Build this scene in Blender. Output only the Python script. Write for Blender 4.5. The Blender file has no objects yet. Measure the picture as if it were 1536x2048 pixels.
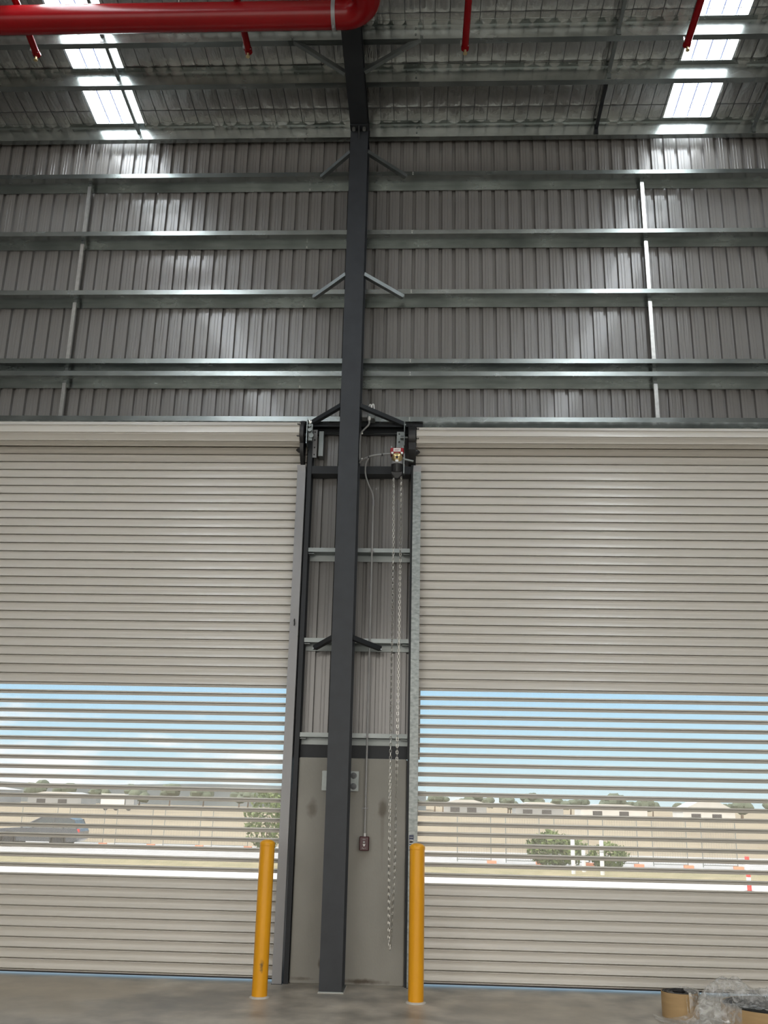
import bpy, math, random
from mathutils import Vector, Matrix, noise
random.seed(7)
scene = bpy.context.scene
COL = scene.collection
TAN = math.tan(math.radians(4.5))          # roof pitch, falling towards the door wall

# ------------------------------------------------------------------ mesh kit
class MB:
    def __init__(s): s.v = []; s.f = []; s.sm = []
    def add(s, vs, fs, smooth=False):
        n = len(s.v); s.v += [tuple(p) for p in vs]
        for f in fs: s.f.append([n + i for i in f]); s.sm.append(smooth)
        return s
    def box(s, x0, x1, y0, y1, z0, z1):
        vs = [(x, y, z) for z in (z0, z1) for y in (y0, y1) for x in (x0, x1)]
        return s.add(vs, [(0, 2, 3, 1), (4, 5, 7, 6), (0, 1, 5, 4), (2, 6, 7, 3), (0, 4, 6, 2), (1, 3, 7, 5)])
    def bbox(s, x0, x1, y0, y1, z0, z1, b):
        # box with bevelled vertical edges and a bevelled top/bottom rim
        def ring(i, z):
            X0, X1, Y0, Y1 = x0 + i, x1 - i, y0 + i, y1 - i; c = b
            return [(X0 + c, Y0, z), (X1 - c, Y0, z), (X1, Y0 + c, z), (X1, Y1 - c, z), (X1 - c, Y1, z), (X0 + c, Y1, z), (X0, Y1 - c, z), (X0, Y0 + c, z)]
        return s.loft([ring(b * .7, z0), ring(0, z0 + b), ring(0, z1 - b), ring(b * .7, z1)], caps=True)
    def loft(s, rings, caps=True, smooth=False, closed=True):
        n = len(rings[0]); vs = [p for r in rings for p in r]; fs = []
        for k in range(len(rings) - 1):
            for i in range(n if closed else n - 1):
                j = (i + 1) % n
                fs.append((k * n + i, k * n + j, (k + 1) * n + j, (k + 1) * n + i))
        s.add(vs, fs, smooth)
        if caps:
            m = len(s.v) - len(vs)
            s.f.append([m + i for i in range(n)][::-1]); s.sm.append(False)
            s.f.append([m + (len(rings) - 1) * n + i for i in range(n)]); s.sm.append(False)
        return s
    def cyl(s, p0, p1, r, seg=16, r2=None, caps=True, smooth=True):
        return s.tube([p0, p1], [r, r if r2 is None else r2], seg, caps, smooth)
    def tube(s, pts, r, seg=10, caps=True, smooth=True):
        pts = [Vector(p) for p in pts]; n = len(pts)
        rs = r if isinstance(r, (list, tuple)) else [r] * n
        rings = []; ref = None
        for i, p in enumerate(pts):
            t = (pts[min(i + 1, n - 1)] - pts[max(i - 1, 0)]).normalized()
            if ref is None:
                ref = Vector((0, 0, 1)) if abs(t.z) < .9 else Vector((0, 1, 0))
            u = (ref - t * ref.dot(t)).normalized(); w = t.cross(u); ref = u
            rings.append([p + (u * math.cos(a) + w * math.sin(a)) * rs[i] for a in [2 * math.pi * k / seg for k in range(seg)]])
        return s.loft(rings, caps, smooth)
    def lathe(s, c, prof, seg=28, smooth=True, axis='z'):
        rings = []
        for r, h in prof:
            ring = []
            for k in range(seg):
                a = 2 * math.pi * k / seg; x, y = r * math.cos(a), r * math.sin(a)
                d = {'z': (x, y, h), 'x': (h, x, y), 'y': (x, h, -y)}[axis]
                ring.append((c[0] + d[0], c[1] + d[1], c[2] + d[2]))
            rings.append(ring)
        return s.loft(rings, True, smooth)
    def prism_x(s, prof, x0, x1):           # closed (y, z) profile swept along x
        return s.loft([[(x0, y, z) for y, z in prof], [(x1, y, z) for y, z in prof]])
    def prism_y(s, prof, y0, y1):
        return s.loft([[(x, y0, z) for x, z in prof], [(x, y1, z) for x, z in prof]])
    def sweep(s, prof, p0, p1, up):         # closed (a, b) profile swept from p0 to p1
        p0, p1 = Vector(p0), Vector(p1); t = (p1 - p0).normalized(); up = Vector(up)
        u = (up - t * up.dot(t)).normalized(); w = t.cross(u)
        return s.loft([[p + w * a + u * b for a, b in prof] for p in (p0, p1)])
    def build(s, name, m, parent=None, at=None, sharp=None):
        me = bpy.data.meshes.new(name)
        o = Vector(at) if at is not None else Vector((0, 0, 0))
        me.from_pydata([Vector(p) - o for p in s.v], [], s.f)
        me.polygons.foreach_set('use_smooth', s.sm)
        me.materials.append(m)
        import bmesh
        bm = bmesh.new(); bm.from_mesh(me)
        if NORMALS: bmesh.ops.recalc_face_normals(bm, faces=bm.faces)
        bm.to_mesh(me); bm.free()
        if any(s.sm) and hasattr(me, 'set_sharp_from_angle'): me.set_sharp_from_angle(angle=math.radians(sharp or 40))
        ob = bpy.data.objects.new(name, me); COL.objects.link(ob)
        if parent is not None:
            r = parent
            off = Vector((0, 0, 0))
            while r is not None: off += r.location; r = r.parent
            ob.parent = parent
            ob.location = o - off
        else: ob.location = o
        return ob
NORMALS = True

def tag(o, label=None, cat=None, group=None, kind=None):
    if label: o['label'] = label
    if cat: o['category'] = cat
    if group: o['group'] = group
    if kind: o['kind'] = kind
    return o
def thing(name, loc, label, cat, group=None):
    o = bpy.data.objects.new(name, None); COL.objects.link(o); o.location = loc; o.empty_display_size = .1
    return tag(o, label, cat, group)

# ------------------------------------------------------------------ materials
def new(name):
    m = bpy.data.materials.new(name); m.use_nodes = True
    nt = m.node_tree; return m, nt, nt.nodes['Principled BSDF']
def nd(nt, t, **kw):
    n = nt.nodes.new(t)
    for k, v in kw.items():
        if k in n.inputs: n.inputs[k].default_value = v
        else: setattr(n, k, v)
    return n
def c4(c): return (*c, 1)
def pos(nt, scale=(1, 1, 1)):
    g = nd(nt, 'ShaderNodeNewGeometry'); mp = nd(nt, 'ShaderNodeMapping'); mp.inputs['Scale'].default_value = scale
    nt.links.new(g.outputs['Position'], mp.inputs['Vector']); return mp.outputs['Vector']
def ramp(nt, src, stops):
    r = nd(nt, 'ShaderNodeValToRGB'); e = r.color_ramp.elements
    while len(e) < len(stops): e.new(.5)
    for el, (p, c) in zip(e, stops): el.position = p; el.color = c4(c)
    nt.links.new(src, r.inputs['Fac']); return r.outputs['Color']
def mat(name, a, b=None, rough=.5, metal=0, scale=6, detail=5, stretch=(1, 1, 1), bump=0, spec=.5, rvar=0, coat=0, bscale=None):
    m, nt, p = new(name); L = nt.links.new
    p.inputs['Roughness'].default_value = rough; p.inputs['Metallic'].default_value = metal
    p.inputs['Specular IOR Level'].default_value = spec
    p.inputs['Base Color'].default_value = c4(a)
    if coat: p.inputs['Coat Weight'].default_value = coat; p.inputs['Coat Roughness'].default_value = .08
    if b is not None:
        n = nd(nt, 'ShaderNodeTexNoise', Scale=scale, Detail=detail); L(pos(nt, stretch), n.inputs['Vector'])
        L(ramp(nt, n.outputs['Fac'], [(.3, a), (.7, b)]), p.inputs['Base Color'])
        if rvar:
            mr = nd(nt, 'ShaderNodeMapRange'); mr.inputs['To Min'].default_value = rough - rvar; mr.inputs['To Max'].default_value = rough + rvar
            L(n.outputs['Fac'], mr.inputs['Value']); L(mr.outputs['Result'], p.inputs['Roughness'])
    if bump:
        n2 = nd(nt, 'ShaderNodeTexNoise', Scale=bscale or scale * 3, Detail=4); L(pos(nt, stretch), n2.inputs['Vector'])
        bp = nd(nt, 'ShaderNodeBump', Strength=bump, Distance=.01); L(n2.outputs['Fac'], bp.inputs['Height']); L(bp.outputs['Normal'], p.inputs['Normal'])
    return m
def galv(name, a, b, rough=.25, gscale=5.0):
    m, nt, p = new(name); L = nt.links.new
    p.inputs['Metallic'].default_value = .9
    n = nd(nt, 'ShaderNodeTexNoise', Scale=gscale, Detail=4); L(pos(nt, (.5, 1, 1)), n.inputs['Vector'])
    L(ramp(nt, n.outputs['Fac'], [(.3, a), (.7, b)]), p.inputs['Base Color'])
    mr = nd(nt, 'ShaderNodeMapRange'); mr.inputs['To Min'].default_value = rough - .02; mr.inputs['To Max'].default_value = rough + .05
    L(n.outputs['Fac'], mr.inputs['Value']); L(mr.outputs['Result'], p.inputs['Roughness'])
    return m
def spots(m, centres, colour, nscale=9):
    """stains with a shape of their own: (x, y, z, rx, rz, strength)"""
    nt = m.node_tree; L = nt.links.new; p = nt.nodes['Principled BSDF']
    src = p.inputs['Base Color'].links[0].from_socket
    g = nd(nt, 'ShaderNodeNewGeometry')
    n = nd(nt, 'ShaderNodeTexNoise', Scale=nscale, Detail=6); L(g.outputs['Position'], n.inputs['Vector'])
    for (x, y, z, rx, rz, k) in centres:
        mp = nd(nt, 'ShaderNodeMapping', vector_type='POINT')
        mp.inputs['Location'].default_value = (-x / rx, -y / rx, -z / rz); mp.inputs['Scale'].default_value = (1 / rx, 1 / rx, 1 / rz)
        L(g.outputs['Position'], mp.inputs['Vector'])
        ln = nd(nt, 'ShaderNodeVectorMath', operation='LENGTH'); L(mp.outputs['Vector'], ln.inputs[0])
        ad = nd(nt, 'ShaderNodeMath', operation='MULTIPLY_ADD'); L(n.outputs['Fac'], ad.inputs[0]); ad.inputs[1].default_value = 1.6; L(ln.outputs['Value'], ad.inputs[2])
        mr = nd(nt, 'ShaderNodeMapRange'); mr.inputs['From Min'].default_value = 1.75; mr.inputs['From Max'].default_value = 1.1
        mr.inputs['To Max'].default_value = k; L(ad.outputs[0], mr.inputs['Value'])
        mx = nd(nt, 'ShaderNodeMix', data_type='RGBA'); L(mr.outputs['Result'], mx.inputs[0]); L(src, mx.inputs[6]); mx.inputs[7].default_value = c4(colour)
        src = mx.outputs[2]
    L(src, p.inputs['Base Color'])

M = {}
M['galv'] = galv('galvanised_steel', (.23, .255, .248), (.38, .41, .40))
M['galv_dull'] = galv('dull_galvanised_steel', (.20, .22, .217), (.32, .345, .34), .46)
M['sheet'] = mat('grey_wall_sheeting', (.215, .206, .196), (.235, .226, .215), .21, 0, 3, 4, (30, 30, .5), spec=.6, coat=.25, bump=.16, bscale=4)
M['galv_mottled'] = galv('mottled_galvanised_steel', (.19, .21, .207), (.34, .365, .36), .46, 45.0)
M['door'] = mat('cream_door_steel', (.60, .57, .51), (.645, .612, .555), .29, 0, 1.5, 4, (.4, 1, 25), spec=.55)
M['steel'] = mat('charcoal_steel_paint', (.022, .025, .029), (.028, .031, .035), .5, 0, 5, 6, rvar=.07, spec=.3)
M['steel_pale'] = mat('paler_charcoal_paint', (.040, .044, .050), (.050, .055, .062), .5, 0, 7, 8, rvar=.07, spec=.3)  # same charcoal in a lighter tone, for the column shaft
M['black'] = mat('black_plastic', (.012, .012, .013), (.02, .02, .021), .42, 0, 20)
M['guide_grey'] = mat('grey_guide_paint', (.27, .27, .275), (.31, .31, .315), .45, .2, 4, 6, (1, 1, .4))
M['concrete'] = mat('precast_concrete', (.29, .281, .250), (.36, .349, .312), .85, 0, 2.4, 8, (1, 1, .6), bump=.12, bscale=60)
spots(M['concrete'], [(-1.02, 8.87, 1.43, .055, .10, .5), (-.385, 8.87, 1.45, .05, .09, .55), (-.385, 8.87, 1.25, .02, .35, .2), (-.55, 8.87, .03, .30, .028, .85), (-.9, 8.87, .16, .02, .05, .7), (-1.05, 8.87, .04, .12, .02, .5)], (.085, .062, .042))
M['floor'] = mat('slab_concrete', (.23, .208, .174), (.55, .495, .41), .42, 0, 3.4, 12, (1.0, .9, 1), bump=.05, rvar=.1, bscale=40)
spots(M['floor'], [(-3.2, 8.3, 0, 1.5, 1, .6), (.9, 8.0, 0, .9, 1, .4)], (.40, .335, .245), 2.2)
spots(M['floor'], [(-1.7, 8.1, 0, .55, 1, .65), (-.6, 8.35, 0, .35, 1, .3), (-2.1, 7.8, 0, .5, 1, .5), (.35, 8.0, 0, .3, 1, .3)], (.19, .185, .172), 3.5)
M['red'] = mat('red_pipe_paint', (.225, .0018, .004), (.25, .0024, .005), .25, 0, 3, spec=.35)
M['yellow'] = mat('safety_yellow_paint', (.80, .355, .008), (.86, .395, .012), .36, 0, 5, 6, (1, 1, .4), spec=.45)
spots(M['yellow'], [(-1.285, 8.17, .235, .022, .065, .9)], (.10, .06, .02), 30)
M['grout'] = mat('white_grout', (.50, .48, .44), (.62, .60, .55), .85, 0, 12)
M['wire'] = mat('dark_mesh_wire', (.10, .105, .11), (.13, .135, .14), .5, .6, 30)  # dark tone stands in for crease shade along the roof mesh
M['zinc'] = mat('bright_zinc', (.55, .55, .53), (.68, .68, .66), .28, .9, 30)
M['chain'] = mat('zinc_chain', (.50, .49, .46), (.62, .61, .57), .33, .85, 60)
M['conduit'] = mat('grey_conduit', (.30, .30, .295), (.36, .36, .35), .45, 0, 10)
M['white'] = mat('white_plastic', (.72, .72, .70), (.78, .78, .76), .4, 0, 8)
M['brass'] = mat('gold_zinc_plate', (.62, .46, .20), (.74, .60, .34), .33, .8, 40)
M['hoist_red'] = mat('hoist_red_paint', (.30, .008, .018), (.36, .012, .022), .35, 0, 10)
M['dark_red'] = mat('dark_red_enclosure', (.050, .006, .010), (.062, .008, .012), .35, 0, 10)
M['navy'] = mat('navy_sticker', (.012, .022, .075), (.016, .028, .09), .4, 0, 10)
M['card'] = mat('brown_card', (.40, .265, .125), (.47, .315, .155), .75, 0, 5, 6, (1, 1, 6))
M['membrane'] = mat('black_membrane', (.010, .010, .012), (.018, .018, .02), .35, 0, 15)
M['apron'] = mat('sunlit_concrete', (.60, .59, .58), (.68, .67, .655), .85, 0, .4)
M['verge'] = mat('dry_grass', (.22, .20, .105), (.36, .30, .18), .95, 0, 1.1, 8)
M['gravel'] = mat('grey_gravel', (.36, .355, .355), (.48, .475, .475), .95, 0, 1.6, 9)
M['field'] = mat('brown_field', (.27, .215, .145), (.36, .30, .205), .95, 0, .08, 9, (1, .4, 1))
M['leaf'] = mat('leaf_green', (.055, .095, .025), (.15, .20, .06), .7, 0, 2)
M['tree'] = mat('far_tree_green', (.07, .095, .065), (.14, .165, .115), .9, 0, .5)
M['bark'] = mat('bark', (.14, .10, .07), (.2, .15, .11), .9, 0, 5)
M['hill'] = mat('hazy_hill', (.13, .16, .185), (.19, .22, .24), .95, 0, .05)
M['wallwhite'] = mat('white_cladding', (.66, .67, .67), (.72, .73, .73), .6, 0, .3)
M['wallgrey'] = mat('grey_cladding', (.30, .32, .34), (.36, .38, .40), .6, 0, .3)
M['roofgrey'] = mat('pale_roof', (.5, .5, .49), (.56, .56, .55), .5, 0, .3)
M['opening'] = mat('dark_opening', (.05, .05, .055), (.07, .07, .075), .6, 0, 1)
M['carpaint'] = mat('dark_car_paint', (.045, .055, .07), (.06, .07, .085), .25, .3, 3, coat=.6)
M['glass_dark'] = mat('car_glass', (.05, .07, .08), (.06, .08, .09), .08, 0, 1)
M['tyre'] = mat('tyre_rubber', (.02, .02, .02), (.03, .03, .03), .8, 0, 8)
M['orange'] = mat('orange_block', (.72, .28, .16), (.76, .32, .19), .6, 0, 4)
M['signred'] = mat('barrier_red', (.72, .03, .03), (.78, .05, .04), .4, 0, 5)

def foil_mat():
    m, nt, p = new('silver_foil'); L = nt.links.new
    p.inputs['Metallic'].default_value = .85; p.inputs['Base Color'].default_value = (.52, .52, .505, 1); p.inputs['Roughness'].default_value = .27
    n1 = nd(nt, 'ShaderNodeTexNoise', Scale=7.0, Detail=5, Distortion=.8); L(pos(nt, (3.2, .45, 1)), n1.inputs['Vector'])
    n2 = nd(nt, 'ShaderNodeTexNoise', Scale=14.0, Detail=3, Distortion=1.2); L(pos(nt, (1, .6, 1)), n2.inputs['Vector'])
    mx = nd(nt, 'ShaderNodeMix', data_type='FLOAT'); mx.inputs[0].default_value = .3; L(n1.outputs['Fac'], mx.inputs[2]); L(n2.outputs['Fac'], mx.inputs[3])
    bp = nd(nt, 'ShaderNodeBump', Strength=.55, Distance=.03); L(mx.outputs[0], bp.inputs['Height']); L(bp.outputs['Normal'], p.inputs['Normal'])
    return m
M['foil'] = foil_mat()
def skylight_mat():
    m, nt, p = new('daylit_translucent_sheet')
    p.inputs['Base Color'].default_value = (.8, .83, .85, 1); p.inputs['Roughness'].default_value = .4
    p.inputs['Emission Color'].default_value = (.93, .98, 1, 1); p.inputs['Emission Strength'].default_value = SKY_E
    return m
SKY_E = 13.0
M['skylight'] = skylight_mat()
M['skylight_glow_strip'] = mat('bluish_glow_strip', (.30, .38, .62), (.34, .42, .66), .4, 0, 4)  # added strip: blue tint and weak glow imitate the light along the ribs
_p = M['skylight_glow_strip'].node_tree.nodes['Principled BSDF']; _p.inputs['Emission Color'].default_value = (.42, .52, .95, 1); _p.inputs['Emission Strength'].default_value = .5
def perf_mat():
    m, nt, p = new('perforated_cream_steel'); L = nt.links.new
    p.inputs['Base Color'].default_value = (.60, .57, .51, 1); p.inputs['Roughness'].default_value = .4
    out = nt.nodes['Material Output']; tr = nd(nt, 'ShaderNodeBsdfTransparent'); mix = nd(nt, 'ShaderNodeMixShader')
    ds = []
    for off in (0, .5):
        mp = nd(nt, 'ShaderNodeMapping'); mp.inputs['Scale'].default_value = (1 / .0085, 0, 1 / .0085); mp.inputs['Location'].default_value = (off, 0, off)
        g = nd(nt, 'ShaderNodeNewGeometry'); L(g.outputs['Position'], mp.inputs['Vector'])
        fr = nd(nt, 'ShaderNodeVectorMath', operation='FRACTION'); L(mp.outputs['Vector'], fr.inputs[0])
        sb = nd(nt, 'ShaderNodeVectorMath', operation='SUBTRACT'); L(fr.outputs['Vector'], sb.inputs[0]); sb.inputs[1].default_value = (.5, 0, .5)
        ln = nd(nt, 'ShaderNodeVectorMath', operation='LENGTH'); L(sb.outputs['Vector'], ln.inputs[0]); ds.append(ln.outputs['Value'])
    mn = nd(nt, 'ShaderNodeMath', operation='MINIMUM'); L(ds[0], mn.inputs[0]); L(ds[1], mn.inputs[1])
    lt = nd(nt, 'ShaderNodeMath', operation='LESS_THAN'); L(mn.outputs[0], lt.inputs[0]); lt.inputs[1].default_value = .325
    L(lt.outputs[0], mix.inputs[0]); L(p.outputs[0], mix.inputs[1]); L(tr.outputs[0], mix.inputs[2]); L(mix.outputs[0], out.inputs['Surface'])
    return m
M['perf'] = perf_mat()
def film_mat():
    m, nt, p = new('clear_plastic_film'); L = nt.links.new
    p.inputs['Base Color'].default_value = (.80, .79, .76, 1); p.inputs['Roughness'].default_value = .12; p.inputs['Specular IOR Level'].default_value = .9
    out = nt.nodes['Material Output']; tr = nd(nt, 'ShaderNodeBsdfTransparent'); mix = nd(nt, 'ShaderNodeMixShader')
    tr.inputs[0].default_value = (.93, .93, .92, 1)
    n = nd(nt, 'ShaderNodeTexNoise', Scale=16.0, Detail=5, Distortion=1.5); L(pos(nt), n.inputs['Vector'])
    mr = nd(nt, 'ShaderNodeMapRange'); mr.inputs['From Min'].default_value = .35; mr.inputs['From Max'].default_value = .7; mr.inputs['To Min'].default_value = .85; mr.inputs['To Max'].default_value = .46
    L(n.outputs['Fac'], mr.inputs['Value']); L(mr.outputs['Result'], mix.inputs[0])
    L(p.outputs[0], mix.inputs[1]); L(tr.outputs[0], mix.inputs[2]); L(mix.outputs[0], out.inputs['Surface'])
    return m
M['film'] = film_mat()

# ------------------------------------------------------------------ setting
XL, XR = -9.5, 9.5
YW = 9.0                                                   # inner face of the wall sheeting
tag(MB().box(XL, XR, -6, 9.0, -.25, 0).build('floor', M['floor']), 'grey brown concrete slab floor with dark damp patches', 'floor', kind='structure')

def roofz(y, z0=8.74): return z0 - TAN * (y - 8.8)
tag(MB().box(XL, XR, 9.0, 9.75, -.25, 0).build('door_apron', M['apron']), 'pale concrete strip just outside the doors', 'floor', kind='structure')
# ribbed wall sheeting
PITCH, PH = .1440, -.178
def sheet_profile(x0, x1):
    pts = [(x0, YW)]
    k0 = math.floor((x0 - PH) / PITCH); k1 = math.ceil((x1 - PH) / PITCH)
    for k in range(k0, k1 + 1):
        c = PH + k * PITCH
        for dx, d in ((-.0215, 0), (-.0165, .040), (.0135, .040), (.0185, 0), (.045, 0), (.0475, -.0025), (.0525, -.0025), (.055, 0), (.0755, 0), (.078, -.0025), (.083, -.0025), (.0855, 0)):
            x = c + dx
            if x0 < x < x1: pts.append((x, YW + d))
    pts.append((x1, YW)); return pts
w = MB()
for x0, x1, z0, z1 in ((XL, -6.3, 0, 8.74), (-6.3, -1.30, 5.02, 8.74), (-1.30, -.06, 1.872, 8.74), (-.06, 4.95, 5.02, 8.74), (4.95, XR, 0, 8.74)):
    pr = sheet_profile(x0, x1)
    w.loft([[(x, y, z) for x, y in pr] + [(x, y + .002, z) for x, y in pr[::-1]] for z in (z0, z1)])
tag(w.build('wall_back', M['sheet']), 'grey ribbed steel wall sheeting above and between the roller doors', 'wall', kind='structure')
for n, x in (('wall_left', XL), ('wall_right', XR)):
    tag(MB().box(min(x, x + math.copysign(.08, x)), max(x, x + math.copysign(.08, x)), -6, 9.1, 0, 10.1).build(n, M['sheet']), kind='structure')

# far side of the hall: cladding over a wide open doorway
tag(MB().box(XL, XR, -6.08, -6, 5.6, 9.95).build('wall_front', M['sheet']), kind='structure')

# roof: silver insulation foil resting on wire mesh, slots left for the skylight strips
SKY = [(-3.775, -3.215), (2.53, 3.06)]
WP, WX = .1462, -3.481
PY = [8.87, 8.10, 7.565, 6.83]                              # purlin lines in view
def foilz(x, y):
    z = roofz(y) + .004
    cx = (x - WX) / WP; cy = (y - 8.62) / .30
    fx = abs(math.sin(math.pi * cx)); fy = abs(math.sin(math.pi * cy))
    z -= sag(y)
    pil = (fx ** .45) * (fy ** .35)
    z -= .012 * pil * (1 + .6 * noise.noise((math.floor(cx) * 3.1, math.floor(cy) * 2.7, 0)))
    z += .004 * noise.noise((x * 9 + 3 * noise.noise((x * 2, y * 2, 4)), y * 2.2, 1)) + .004 * noise.noise((x * 26, y * 6, 3)) * .7
    return z
def sag(y):
    for a, b in zip(PY[:-1], PY[1:]):
        if b < y < a: return .016 * math.sin(math.pi * (y - b) / (a - b)) ** .6
    return 0
fo = MB()
def foil_patch(x0, x1, y0, y1, st, flat=False):
    nx = max(1, int((x1 - x0) / st)); ny = max(1, int((y1 - y0) / st)) if not flat else 1
    vs = []
    for j in range(ny + 1):
        y = y0 + (y1 - y0) * j / ny
        for i in range(nx + 1):
            x = x0 + (x1 - x0) * i / nx
            vs.append((x, y, roofz(y) if flat else foilz(x, y)))
    fo.add(vs, [(j * (nx + 1) + i, j * (nx + 1) + i + 1, (j + 1) * (nx + 1) + i + 1, (j + 1) * (nx + 1) + i) for j in range(ny) for i in range(nx)], not flat)
for x0, x1 in ((-5.6, SKY[0][0]), (SKY[0][1], SKY[1][0]), (SKY[1][1], 4.9)): foil_patch(x0, x1, 5.9, 9.02, .0183)
for x0, x1 in ((XL, -5.6), (4.9, XR)): foil_patch(x0, x1, 5.9, 9.02, 9, True)
for x0, x1 in ((XL, SKY[0][0]), (SKY[0][1], SKY[1][0]), (SKY[1][1], XR)): foil_patch(x0, x1, -6, 5.9, 30, True)
NORMALS = False
ceil = fo.build('ceiling', M['foil'], sharp=180); NORMALS = True
tag(ceil, 'silver foil roof insulation quilted by wire mesh between purlins', 'ceiling', kind='structure')
wm = MB()
k = math.ceil((-5.5 - WX) / WP)
while WX + k * WP < 4.8:
    x = WX + k * WP; k += 1
    ys = [5.9 + 3.1 * q / 62 for q in range(63)]
    wm.loft([[(x + a, y, roofz(y) - sag(y) + b - .002) for a, b in ((-.0026, -.002), (.0026, -.002), (.0026, .002), (-.0026, .002))] for y in ys])
for j in range(-9, 2):
    y = 8.62 + j * .30; z = roofz(y) - sag(y) - .002
    wm.box(-5.6, 4.9, y - .0022, y + .0022, z - .002, z + .002)
tag(wm.build('safety_mesh', M['wire'], ceil), 'welded wire safety mesh under the foil')
# outer roof skin above the foil
rs = MB()
for x0, x1 in ((XL, SKY[0][0]), (SKY[0][1], SKY[1][0]), (SKY[1][1], XR)):
    rs.add([(x0, 9.1, roofz(9.1) + .09), (x1, 9.1, roofz(9.1) + .09), (x1, -6, roofz(-6) + .09), (x0, -6, roofz(-6) + .09)], [(0, 1, 2, 3)])
tag(rs.build('roof_sheeting', M['galv_dull'], ceil), 'steel roof sheets over the foil')
# skylight strips: translucent ribbed sheet
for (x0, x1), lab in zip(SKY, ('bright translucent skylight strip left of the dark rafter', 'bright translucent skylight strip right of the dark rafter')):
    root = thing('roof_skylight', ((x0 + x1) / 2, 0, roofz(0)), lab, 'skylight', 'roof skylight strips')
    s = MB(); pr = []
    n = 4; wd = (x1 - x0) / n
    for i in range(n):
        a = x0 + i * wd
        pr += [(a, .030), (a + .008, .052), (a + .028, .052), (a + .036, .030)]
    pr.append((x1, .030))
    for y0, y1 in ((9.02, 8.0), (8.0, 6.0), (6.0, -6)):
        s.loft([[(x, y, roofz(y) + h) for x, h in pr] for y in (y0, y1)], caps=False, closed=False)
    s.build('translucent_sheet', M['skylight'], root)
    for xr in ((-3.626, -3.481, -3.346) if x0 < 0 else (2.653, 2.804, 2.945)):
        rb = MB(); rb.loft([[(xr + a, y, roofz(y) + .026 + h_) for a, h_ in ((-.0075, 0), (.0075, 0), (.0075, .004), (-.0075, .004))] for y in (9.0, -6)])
        rb.build('rib_glow_strip', M['skylight_glow_strip'], root)
    for e in (x0, x1):
        f = MB(); d = .012
        f.prism_y([(e - d, 0), (e + d, 0), (e + d, .05), (e - d, .05)], 0, 1)
        f.v = [(x, 9.0 if y == 0 else -6, z + (roofz(9.0) if y == 0 else roofz(-6)) - .005) for x, y, z in f.v]
        f.build('edge_flashing', M['foil'], root)

# ------------------------------------------------------------------ portal frame
def isec(w_, d_, tf, tw):
    a, h = w_ / 2, d_
    return [(-a, 0), (a, 0), (a, tf), (tw / 2, tf), (tw / 2, h - tf), (a, h - tf), (a, h), (-a, h), (-a, h - tf), (-tw / 2, h - tf), (-tw / 2, tf), (-a, tf)]
CX = -.767
col = thing('steel_column', (CX, 8.66, 0), 'tall charcoal steel column standing between the two roller doors', 'column')
b = MB(); pr = isec(.187, .302, .013, .009)
b.loft([[(CX + x, 8.497 + y, z) for x, y in pr] for z in (.012, 8.34)])
b.build('column_shaft', M['steel_pale'], col)
MB().box(CX - .097, CX + .107, 8.483, 8.815, 0, .012).build('base_plate', M['galv_dull'], col)
MB().box(CX - .101, CX + .112, 8.478, 8.82, 0.0, .004).build('grout_bed', M['grout'], col)
capp = MB(); capp.box(CX - .093, CX + .093, 8.40, 8.80, 8.34, 8.356)
capp.add([(CX - .006, 8.41, 8.34), (CX + .006, 8.41, 8.34), (CX - .006, 8.497, 8.34), (CX + .006, 8.497, 8.34), (CX - .006, 8.497, 8.24), (CX + .006, 8.497, 8.24)], [(0, 1, 3, 2), (2, 3, 5, 4), (0, 4, 5, 1), (0, 2, 4), (1, 5, 3)])
cp = capp.build('cap_plate', M['steel'], col)
for dx in (-.055, .055):
    MB().cyl((CX + dx, 8.445, 8.31), (CX + dx, 8.445, 8.34), .019, 6, smooth=False).build('bolt', M['zinc'], cp)
for sx, x0, x1 in ((-1, -.932, CX - .094), (1, CX + .094, -.603)):
    pl = MB().box(x0, x1, 8.80, 8.816, 1.582, 1.752).build('fixing_plate', M['galv_dull'], col)
    for z in (1.622, 1.714):
        bx = (x0 + .042) if sx < 0 else (x1 - .045)
        q = MB(); q.lathe((bx, 8.80, z), [(.028, 0), (.028, -.004), (.016, -.005)], 20, axis='y')
        q.cyl((bx, 8.795, z), (bx, 8.778, z), .016, 6, smooth=False); q.cyl((bx, 8.778, z), (bx, 8.768, z), .008, 10)
        q.build('anchor_bolt', M['galv_dull'] if sx < 0 else M['wire'], pl)
raf = thing('steel_rafter', (CX, 8.4, 8.38), 'charcoal steel roof rafter running up from the column top', 'rafter')
b = MB(); pr = isec(.186, .185, .012, .008)
b.loft([[(CX + x, y, 8.365 - TAN * (y - 8.44) + z) for x, z in pr] for y in (8.80, -5.8)])
b.build('rafter_beam', M['steel'], raf)
MB().box(CX - .093, CX + .093, 8.60, 8.62, 8.356, 8.60).build('end_plate', M['steel'], raf)

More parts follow.
